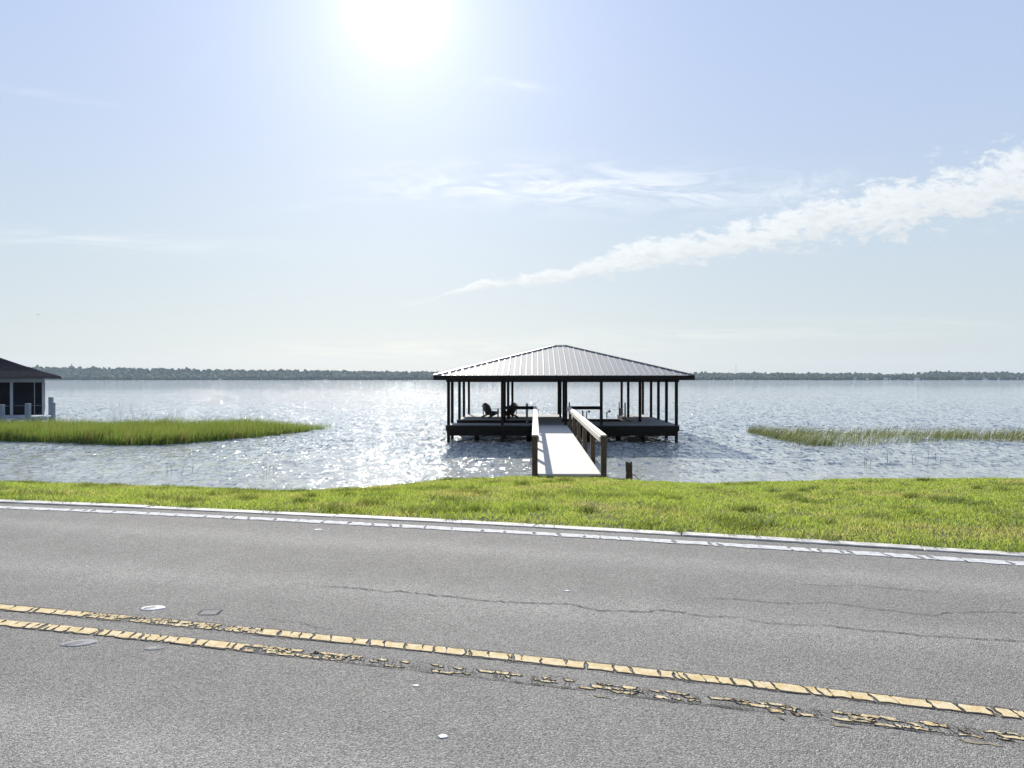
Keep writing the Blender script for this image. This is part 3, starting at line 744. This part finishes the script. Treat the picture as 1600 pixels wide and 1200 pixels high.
lx2, _ = P3(967, 50.0); MB().tube([(lx2, ly-.02, DZ), (lx2, ly-.02, z(628, 50))], .035).build('conduit', gr, eb)
lx3, ly3 = P3(976.3, 47.0); MB().tube([(lx3, ly3, DZ), (lx3, ly3, z(629, 47))], .045).build('conduit', gr, eb)

# chairs
chm = simple('dark_painted_slats', (.018, .016, .015), (.035, .030, .027), .55, 6, spec=.4)
def adirondack(label, px, Y, head):
    X = (px-800)/F*Y
    o = thing('adirondack_chair', label, 'chair', (X, Y, DECK), head, 'chairs on the left deck')
    # local: facing +y, width along x
    s = MB()
    for i in range(7):
        k = i/6.; y = .36-.50*k; zz = .39-.20*k; s.bar((-.27, y, zz), (.27, y, zz), .075, .02, (0, .38, .93))
    s.build('seat', chm, o)
    b_ = MB()
    for i in range(7):
        u_ = (i-3)/3.; top = .95-.16*u_*u_
        b_.bar((u_*.20, -.16, .20), (u_*.30, -.16-.36*(top/.95), top), .055, .018, (0, .93, .36), .082, .018)
    b_.bar((-.27, -.30, .50), (.27, -.30, .50), .06, .03, (0, .93, .36)); b_.bar((-.22, -.19, .26), (.22, -.19, .26), .06, .03, (0, .93, .36))
    b_.build('backrest', chm, o)
    for sgn in (-1, 1):
        MB().bar((sgn*.33, -.36, .56), (sgn*.35, .40, .57), .10, .022, w2=.14, h2=.022).build('armrest', chm, o)
        MB().box(sgn*.31-.018, sgn*.31+.018, .30, .40, 0, .558).build('leg', chm, o)
        MB().bar((sgn*.285, .40, .33), (sgn*.285, -.50, .055), .02, .11, (0, .3, .95)).bar((sgn*.31, -.30, .12), (sgn*.31, -.34, .55), .022, .05, (0, 1, 0)).build('side_rail', chm, o)
        MB().box(sgn*.285-.02, sgn*.285+.02, -.52, -.44, 0, .12).build('leg', chm, o)
    return o
adirondack('dark slatted garden chair in open view, left of the thick left post', 766.5, 47.6, R(-38))
adirondack('dark slatted garden chair half hidden behind the left post and rail', 795.5, 47.6, R(38))

# ------------------------------------------------------------------ walkway
wk = thing('walkway', 'long pale boarded walkway with timber rails from lawn to boathouse', 'walkway', (PX, PY, WATER), YAW)
y0 = -20.55
MB().box(-.80, .80, y0, -.004, DZ-.045, DZ).build('deck', pale_deck(), wk)
f = MB()
for x in (-.76, 0, .76): f.box(x-.03, x+.03, y0, -.01, DZ-.29, DZ-.047)
f.build('stringer', RWd, wk)
ys_ = [-20.47+3.7*i for i in range(6)]
for sx in (-1, 1):
    for y in ys_:
        MB().box(sx*.873-.072, sx*.873+.072, y-.072, y+.072, -1.2, RT-.042).build('post', RWd, wk, bevel=.008)
    MB().box(sx*.873-.075, sx*.873+.075, -20.56, -.003, RT-.04, RT).build('rail_cap', CW, wk, bevel=.006)
    xi = sx*.873-sx*.073
    MB().box(min(xi, xi-sx*.038), max(xi, xi-sx*.038), -20.54, -.01, RT-.185, RT-.042).build('rail_board', CW, wk, bevel=.004)
for y in ys_[1:]: MB().box(-.80, .80, y-.1, y-.06, DZ-.5, DZ-.292).build('cross_beam', RWd, wk)

# stump
st = thing('wooden_stump', 'broken weathered timber post stub at the lawn edge right of the walkway', 'stump', (3.2, 21.0, -1.4))
mb = MB(); n = 12
for k, (z_, r_) in enumerate(((-.4, .10), (.3, .095), (.45, .085), (.55, .095), (.70, .09))):
    for i in range(n): a_ = 2*math.pi*i/n; q = r_*(1+.08*math.sin(3*a_+k)); mb.v.append((math.cos(a_)*q, math.sin(a_)*q, z_+(.06*math.sin(2*a_+1) if k == 4 else 0)))
for k in range(4):
    for i in range(n): mb.f.append((k*n+i, k*n+(i+1) % n, (k+1)*n+(i+1) % n, (k+1)*n+i))
mb.f.append(tuple(range(4*n, 5*n))); mb.build('post_stub', RWd, st)
MB().tube([(.05, 0, .42), (.2, 0, .33), (.34, .05, .2), (.42, .05, .05)], .012, 6, .006).tube([(.06, 0, .36), (.16, -.02, .40), (.24, 0, .36)], .008, 5, .004).build('rusty_wire', simple('rusty_wire', (.10, .05, .03), (.16, .08, .05), .8), st)

# ------------------------------------------------------------------ neighbouring screened boathouse
WH = simple('bluish_white_paint', (.28, .32, .38), (.36, .40, .46), .7, 2)
SH = None
def build_shingle(t, out):
    v = opos(t); sp = t.new('ShaderNodeSeparateXYZ', {0: v})
    br = t.new('ShaderNodeTexBrick', {'Vector': t.new('ShaderNodeCombineXYZ', {0: t.m('ADD', sp.outputs[0], sp.outputs[1]), 1: sp.outputs[2]}), 'Scale': 1.0, 'Mortar Size': .02, 'Brick Width': .5, 'Row Height': .11,
                 'Color1': (.010, .013, .024, 1), 'Color2': (.018, .022, .038, 1), 'Mortar': (.007, .006, .011, 1)})
    prin(t, out, Base_Color=br.outputs[0], Roughness=1.0, Specular_IOR_Level=.05, Normal=t.bump(br.outputs[1], -.02))
SHM = mat('dark_shingle', build_shingle)
nb = thing('screened_boathouse', 'screened boathouse with dark shingle roof and pale posts at left edge', 'boathouse', (-33.5, 55.0, WATER), R(31))
NZ = -.92-WATER; TE = 1.80-WATER
# roof
xa, xb, ya, yb = -18.6, 1.03, -.95, 11.2; apx0, apx1, apy = -12.2, -6.5, 5.1
AZ = 4.75-WATER
def hipz(k): return TE+(AZ-TE)*(k**1.12)
rf = MB(); rings = []
for i in range(7):
    k = i/6.; rings.append([(xa+(apx0-xa)*k, ya+(apy-ya)*k, hipz(k)), (xb+(apx1-xb)*k, ya+(apy-ya)*k, hipz(k)), (xb+(apx1-xb)*k, yb+(apy-yb)*k, hipz(k)), (xa+(apx0-xa)*k, yb+(apy-yb)*k, hipz(k))])
for q, w in zip(rings, rings[1:]):
    for i in range(4): j = (i+1) % 4; rf.face(q[i], q[j], w[j], w[i])
nroof = rf.build('roof', SHM, nb)
MB().box(xa, xb, ya-.02, ya+.02, TE-.16, TE-.003).box(xb-.02, xb+.02, ya+.022, yb, TE-.16, TE-.003).box(xa+.02, xb-.022, ya+.03, yb, TE-.15, TE-.13).build('eave_board', simple('dark_eave', (.03, .028, .035), (.05, .047, .055), .6), nroof)
XR = 0.0; XL = -17.5
MB().box(XL, XR, 0, 10.3, NZ-.25, NZ).build('deck', simple('blue_grey_boards', (.22, .26, .30), (.30, .34, .38), .6, 3, (1, 10, 1)), nb)
MB().box(XL, XR, 0, .14, TE-.42, TE-.152).box(XR-.14, XR, .142, 10.3, TE-.42, TE-.152).build('top_beam', WH, nb)
for x in (XR-.14, XR-1.95, XR-3.8, XR-5.6, XR-7.4, XR-9.2, XR-11): MB().box(x-.0 if x == XR-.14 else x-.11, x+.14 if x == XR-.14 else x+.07, 0.003, .15, NZ, TE-.422).build('post', WH, nb)
for y in (2.4, 4.9, 7.4, 10.15): MB().box(XR-.13, XR, y, y+.14, NZ, TE-.422).build('post', WH, nb)
scr = simple('dark_insect_screen', (.010, .010, .014), (.018, .018, .024), .8, 1, spec=.1)
MB().box(XL+.1, XR-.16, .06, .08, NZ+.002, TE-.424).build('screen', scr, nb)
MB().box(XR-.08, XR-.06, .152, 10.1, NZ+.002, TE-.424).build('screen', scr, nb)
MB().box(XL+.1, XR-.1, 10.2, 10.28, NZ+.002, TE-.424).build('screen', scr, nb)
MB().box(XR-1.80, XR-.19, .02, .055, NZ+.62, NZ+.67).box(XR-3.6, XR-2.1, .02, .055, NZ+.62, NZ+.67).build('mid_rail', simple('dim_blue_rail', (.08, .10, .13), (.12, .14, .17), .6), nb)
MB().box(XR-.62, XR-.57, .0, .055, NZ+.0, TE-.424).build('door_frame', simple('dim_frame', (.2, .22, .25), (.28, .3, .33), .6), nb)
for x in np.linspace(-17, -.6, 6): MB().tube([(x, .4, -2.3), (x, .4, NZ-.25)], .14).build('piling', RWd, nb)
# its low landing stage
ld = thing('landing_stage', 'low grey landing stage with square posts in front of the screened boathouse', 'jetty', (0, 0, 0))
gw = simple('grey_blue_weathered_timber', (.16, .19, .23), (.25, .28, .33), .8, 3, (5, 5, 1)); gw2 = simple('pale_grey_timber', (.30, .35, .40), (.42, .46, .5), .7, 3, (1, 5, 5))  # platforms get a paler grey than the posts
MB().box(-41, -31.6, 52.2, 53.6, -.98, -.92).box(-41, -31.6, 52.22, 52.26, -1.2, -.983).build('platform', gw2, ld)
MB().box(-41, -33.0, 50.1, 51.3, -1.08, -1.02).box(-41, -33.0, 50.12, 50.16, -1.25, -1.083).build('platform', gw2, ld)
def pst(px, w, y0_, Y):
    X = (px-800)/F*Y; zt = EYE-(y0_-HOR)/F*Y; MB().box(X-w/2, X+w/2, Y-w/2, Y+w/2, -3.5, zt).build('post', gw, ld, bevel=.01)
pst(2.5, .27, 632, 49.8); pst(43.5, .27, 630.5, 49.8); pst(79.5, .24, 620.5, 53.9); pst(83, .2, 629, 52.0)
for px in (25, 52, 62): pst(px, .18, 652, 51.8)

# ------------------------------------------------------------------ bird
bd = thing('bird', 'tiny dark bird gliding high in the sky at left', 'bird', atY(60, 492, 120))
m_ = simple('dark_feathers', (.03, .03, .03), (.05, .05, .05), .8)
b_ = MB(); b_.tube([(0, -.16, 0), (0, -.08, .02), (0, .06, .02), (0, .16, 0), (0, .2, 0)], .05, 8, .012); b_.build('body', m_, bd)
for s_ in (-1, 1): MB().prism([(s_*.02, .06), (s_*.2, .1), (s_*.38, -.03), (s_*.2, -.02), (s_*.02, -.05)], .02, .035).build('wing', m_, bd)

# ------------------------------------------------------------------ far shore
def build_far(t, out):
    v = opos(t); at_ = t.new('ShaderNodeAttribute', attribute_name='rnd').outputs['Fac']; n = t.noise(v, .25, 4, .7)
    c = t.ramp(t.m('MULTIPLY_ADD', n, .4, t.m('MULTIPLY', at_, .6)), [(.15, (.022, .034, .014)), (.5, (.05, .066, .026)), (.85, (.10, .115, .05))])
    prin(t, out, Base_Color=c, Roughness=.9, Specular_IOR_Level=.1, Normal=t.bump(n, 1.5))
ff = mat('far_foliage', build_far)
bm = bmesh.new(); bmesh.ops.create_icosphere(bm, subdivisions=2, radius=1); iv = np.array([v_.co[:] for v_ in bm.verts]); ifc = np.array([[v_.index for v_ in f_.verts] for f_ in bm.faces]); bm.free()
def crowns(name, n, label):
    X = rng.uniform(-1780, 1850, n); dep = rng.uniform(0, 1, n)**1.6*430+14; Y = shore(X)+dep
    gap = fbm(X*.01, Y*.01, 1.0); keep = rng.uniform(0, 1, n) < np.where((X > 620) & (dep < 120), .55, .95)
    X, Y = X[keep], Y[keep]; n = len(X)
    base = ground_z(X, Y); rad = rng.uniform(3.2, 7.5, n); ht = rng.uniform(8, 12.5, n)*np.where(X > 500, .95, 1.0)*(1+.22*fbm(X*.02, Y*.03, 1.))*np.where(rng.uniform(0, 1, n) < .06, 1.35, 1)
    V = np.repeat(iv[None], n, 0)*1.0
    ph = rng.uniform(0, 6.28, (n, 3))
    lump = 1+.16*np.sin(V[..., 0]*4+ph[:, :1])+.2*np.sin(V[..., 1]*5+ph[:, 1:2])+.18*np.sin(V[..., 2]*4.5+ph[:, 2:])
    V = V*lump[..., None]
    V[..., 0] = V[..., 0]*rad[:, None]+X[:, None]; V[..., 1] = V[..., 1]*rad[:, None]+Y[:, None]
    V[..., 2] = V[..., 2]*(ht*.55)[:, None]+(base+ht*.5)[:, None]
    m_ = len(iv); T_ = (ifc[None]+np.arange(n)[:, None, None]*m_).reshape(-1, 3)
    o = npmesh(name, V.reshape(-1, 3), T_, ff, attr=np.repeat(rng.uniform(0, 1, n), m_))
    tag(o, label, 'woodland', kind='stuff')
crowns('woodland', 8500, 'hazy band of woodland along the far shore of the lake')
# houses across the lake
wallm = simple('pale_stucco', (.55, .53, .49), (.72, .70, .66), .8, .3); rfm = [simple('light_roof', (.55, .55, .55), (.7, .7, .69), .5, .2), simple('brown_roof', (.14, .11, .09), (.2, .16, .13), .8, .2), simple('grey_roof', (.3, .31, .32), (.4, .41, .42), .6, .2)]
winm = simple('dark_glass', (.02, .03, .04), (.03, .04, .05), .2, .3)
protos = []
for i, (w, dth, h, rh) in enumerate(((15, 9, 3.6, 2.6), (20, 10, 6.2, 2.8), (11, 8, 3.2, 2.2))):
    o = thing('lake_house', 'x', 'house'); MB().box(-w/2, w/2, 0, dth, -2, h).build('wall', wallm, o)
    q = MB(); e = .6
    a_, b_, c_, d_ = (-w/2-e, -e, h), (w/2+e, -e, h), (w/2+e, dth+e, h), (-w/2-e, dth+e, h); g_, h_ = (-w/2+dth/2, dth/2, h+rh), (w/2-dth/2, dth/2, h+rh)
    for pl in ((a_, b_, h_, g_), (b_, c_, h_), (c_, d_, g_, h_), (d_, a_, g_)): q.face(*pl)
    q.face(a_, d_, c_, b_); q.build('roof', rfm[i], o)
    for k in range(4): MB().box(-w/2+w*(k+.3)/4, -w/2+w*(k+.72)/4, -.06, .03, .6, 2.4).build('window', winm, o)
    protos.append(o)
spots = [(300, 1), (275, 2), (345, 0), (372, 0), (410, 2), (425, 1), (478, 0), (508, 2), (212, 1), (560, 2), (1149, 2), (1205, 2), (1232, 0), (1268, 0), (1296, 1), (1322, 2), (1336, 0), (1352, 1), (1369, 0), (1386, 1), (1404, 2), (1420, 0), (1436, 1), (1441, 2), (1476, 0), (1484, 1), (1505, 2), (1522, 0), (1540, 1), (1562, 0), (1578, 2), (1593, 0)]
used = set()
for n_, (px, k) in enumerate(spots):
    o = protos[k] if k not in used else copy_tree(protos[k]); used.add(k)
    D_ = 2450; X_ = (px-800)/F*D_; Y_ = float(shore(np.array(X_)))+random.uniform(10, 26)+(0 if n_ % 3 else random.uniform(15, 55))
    X_ = (px-800)/F*Y_
    o.location = (X_, Y_, float(ground_z(np.array([X_]), np.array([Y_]))[0])+.3); o.rotation_euler = (0, 0, random.uniform(-.5, .5))
    side = 'left' if px < 700 else 'right'
    kindn = ('low pale house, light roof', 'two storey house, brown roof', 'small cottage, grey roof')[k]
    o['label'] = f'{kindn} on far shore, {side} of the roofed dock'; o['group'] = f'{kindn}s across the lake, {side} side'
    o['category'] = 'house'
# palms on the right shore
pm = simple('palm_frond', (.03, .045, .02), (.05, .07, .03), .8, 1); tm = simple('palm_trunk', (.10, .08, .06), (.16, .13, .1), .9, 1)
pal = thing('palm_tree', 'x', 'palm tree')
MB().tube([(0, 0, -1), (.2, 0, 6), (0, 0, 13)], .38, 7, .26).build('trunk', tm, pal)
q = MB()
for i in range(16):
    a_ = i*2.4; l = random.uniform(2.4, 3.6); up = random.uniform(-.2, 1.6); c_, s_ = math.cos(a_), math.sin(a_)
    p0 = (0, 0, 13); p1 = (c_*l*.5, s_*l*.5, 13+up); p2 = (c_*l, s_*l, 13+up-1.5)
    q.bar(p0, p1, .5, .08, w2=1.1); q.bar(p1, p2, 1.1, .08, w2=.2)
q.build('crown', pm, pal)
for i, px in enumerate((1372, 1378, 1388, 1399, 1403, 1407, 1411, 1348, 1330, 1479, 1483, 1497, 1511, 1516, 1520, 1526, 1531, 1541, 1545, 1551, 1338)):
    o = pal if i == 0 else copy_tree(pal); Y_ = 2450+random.uniform(60, 220); X_ = (px-800)/F*Y_; o.scale = [random.uniform(.9, 1.35)]*3
    Y_ += 0; o.location = (X_, Y_, float(ground_z(np.array([X_]), np.array([Y_]))[0])+random.uniform(1, 4)*0+3); o.rotation_euler = (0, 0, random.uniform(0, 6))
    o['label'] = 'tall palm standing above the trees of the far right shore'; o['group'] = 'palms on the far right shore'
# masts
Y_ = 2950; X_ = (112-800)/F*Y_; gz = float(ground_z(np.array([X_]), np.array([Y_]))[0]); ztop = EYE+(HOR-568.5)/F*Y_
tw = thing('hilltop_tower', 'stubby hazy tower with a thin spire on the far left ridge', 'tower', (X_, Y_, gz))
tc = simple('tower_concrete', (.10, .12, .12), (.15, .17, .17), .8, .2); h_ = ztop-gz
MB().tube([(0, 0, -2), (0, 0, h_-14)], 6, 12, 5).build('shaft', tc, tw)
MB().tube([(0, 0, h_-16), (0, 0, h_-12), (0, 0, h_-9)], 8.5, 14, 8).tube([(0, 0, h_-9), (0, 0, h_-6)], 6, 12, 2).build('head', tc, tw)
MB().tube([(0, 0, h_-6), (0, 0, h_+4)], 1.2, 8, .5).build('spire', tc, tw)
Y_ = 2900; X_ = (1150-800)/F*Y_; gz = float(ground_z(np.array([X_]), np.array([Y_]))[0]); ztop = EYE+(HOR-569)/F*Y_
ms = thing('radio_mast', 'very thin radio mast above the trees right of the roofed dock', 'mast', (X_, Y_, gz))
MB().tube([(0, 0, -1), (0, 0, ztop-gz)], .8, 6, .45).build('mast', tc, ms)
MB().box(-1.6, 1.6, -.3, .3, (ztop-gz)*.78, (ztop-gz)*.80).build('antenna', tc, ms)

# ------------------------------------------------------------------ air
hz = MB().box(-3450, 3450, -700, 3750, -10.5, 85).build('haze', None) if False else None
me = bpy.data.meshes.new('haze'); q = MB().box(-3450, 3450, -700, 3750, -10.5, 95); me.from_pydata(q.v, [], q.f)
bm = bmesh.new(); bm.from_mesh(me); bmesh.ops.recalc_face_normals(bm, faces=bm.faces); bm.to_mesh(me); bm.free()
def build_haze(t, out):
    v = t.new('ShaderNodeVolumePrincipled', {'Color': (.62, .80, 1.0, 1), 'Density': .00006, 'Anisotropy': .2})
    t.l.new(v.outputs[0], out.inputs['Volume'])
me.materials.append(mat('humid_air', build_haze)); hz = bpy.data.objects.new('haze', me); COL.objects.link(hz); tag(hz, 'pale humid haze over the lake', 'haze', kind='stuff')
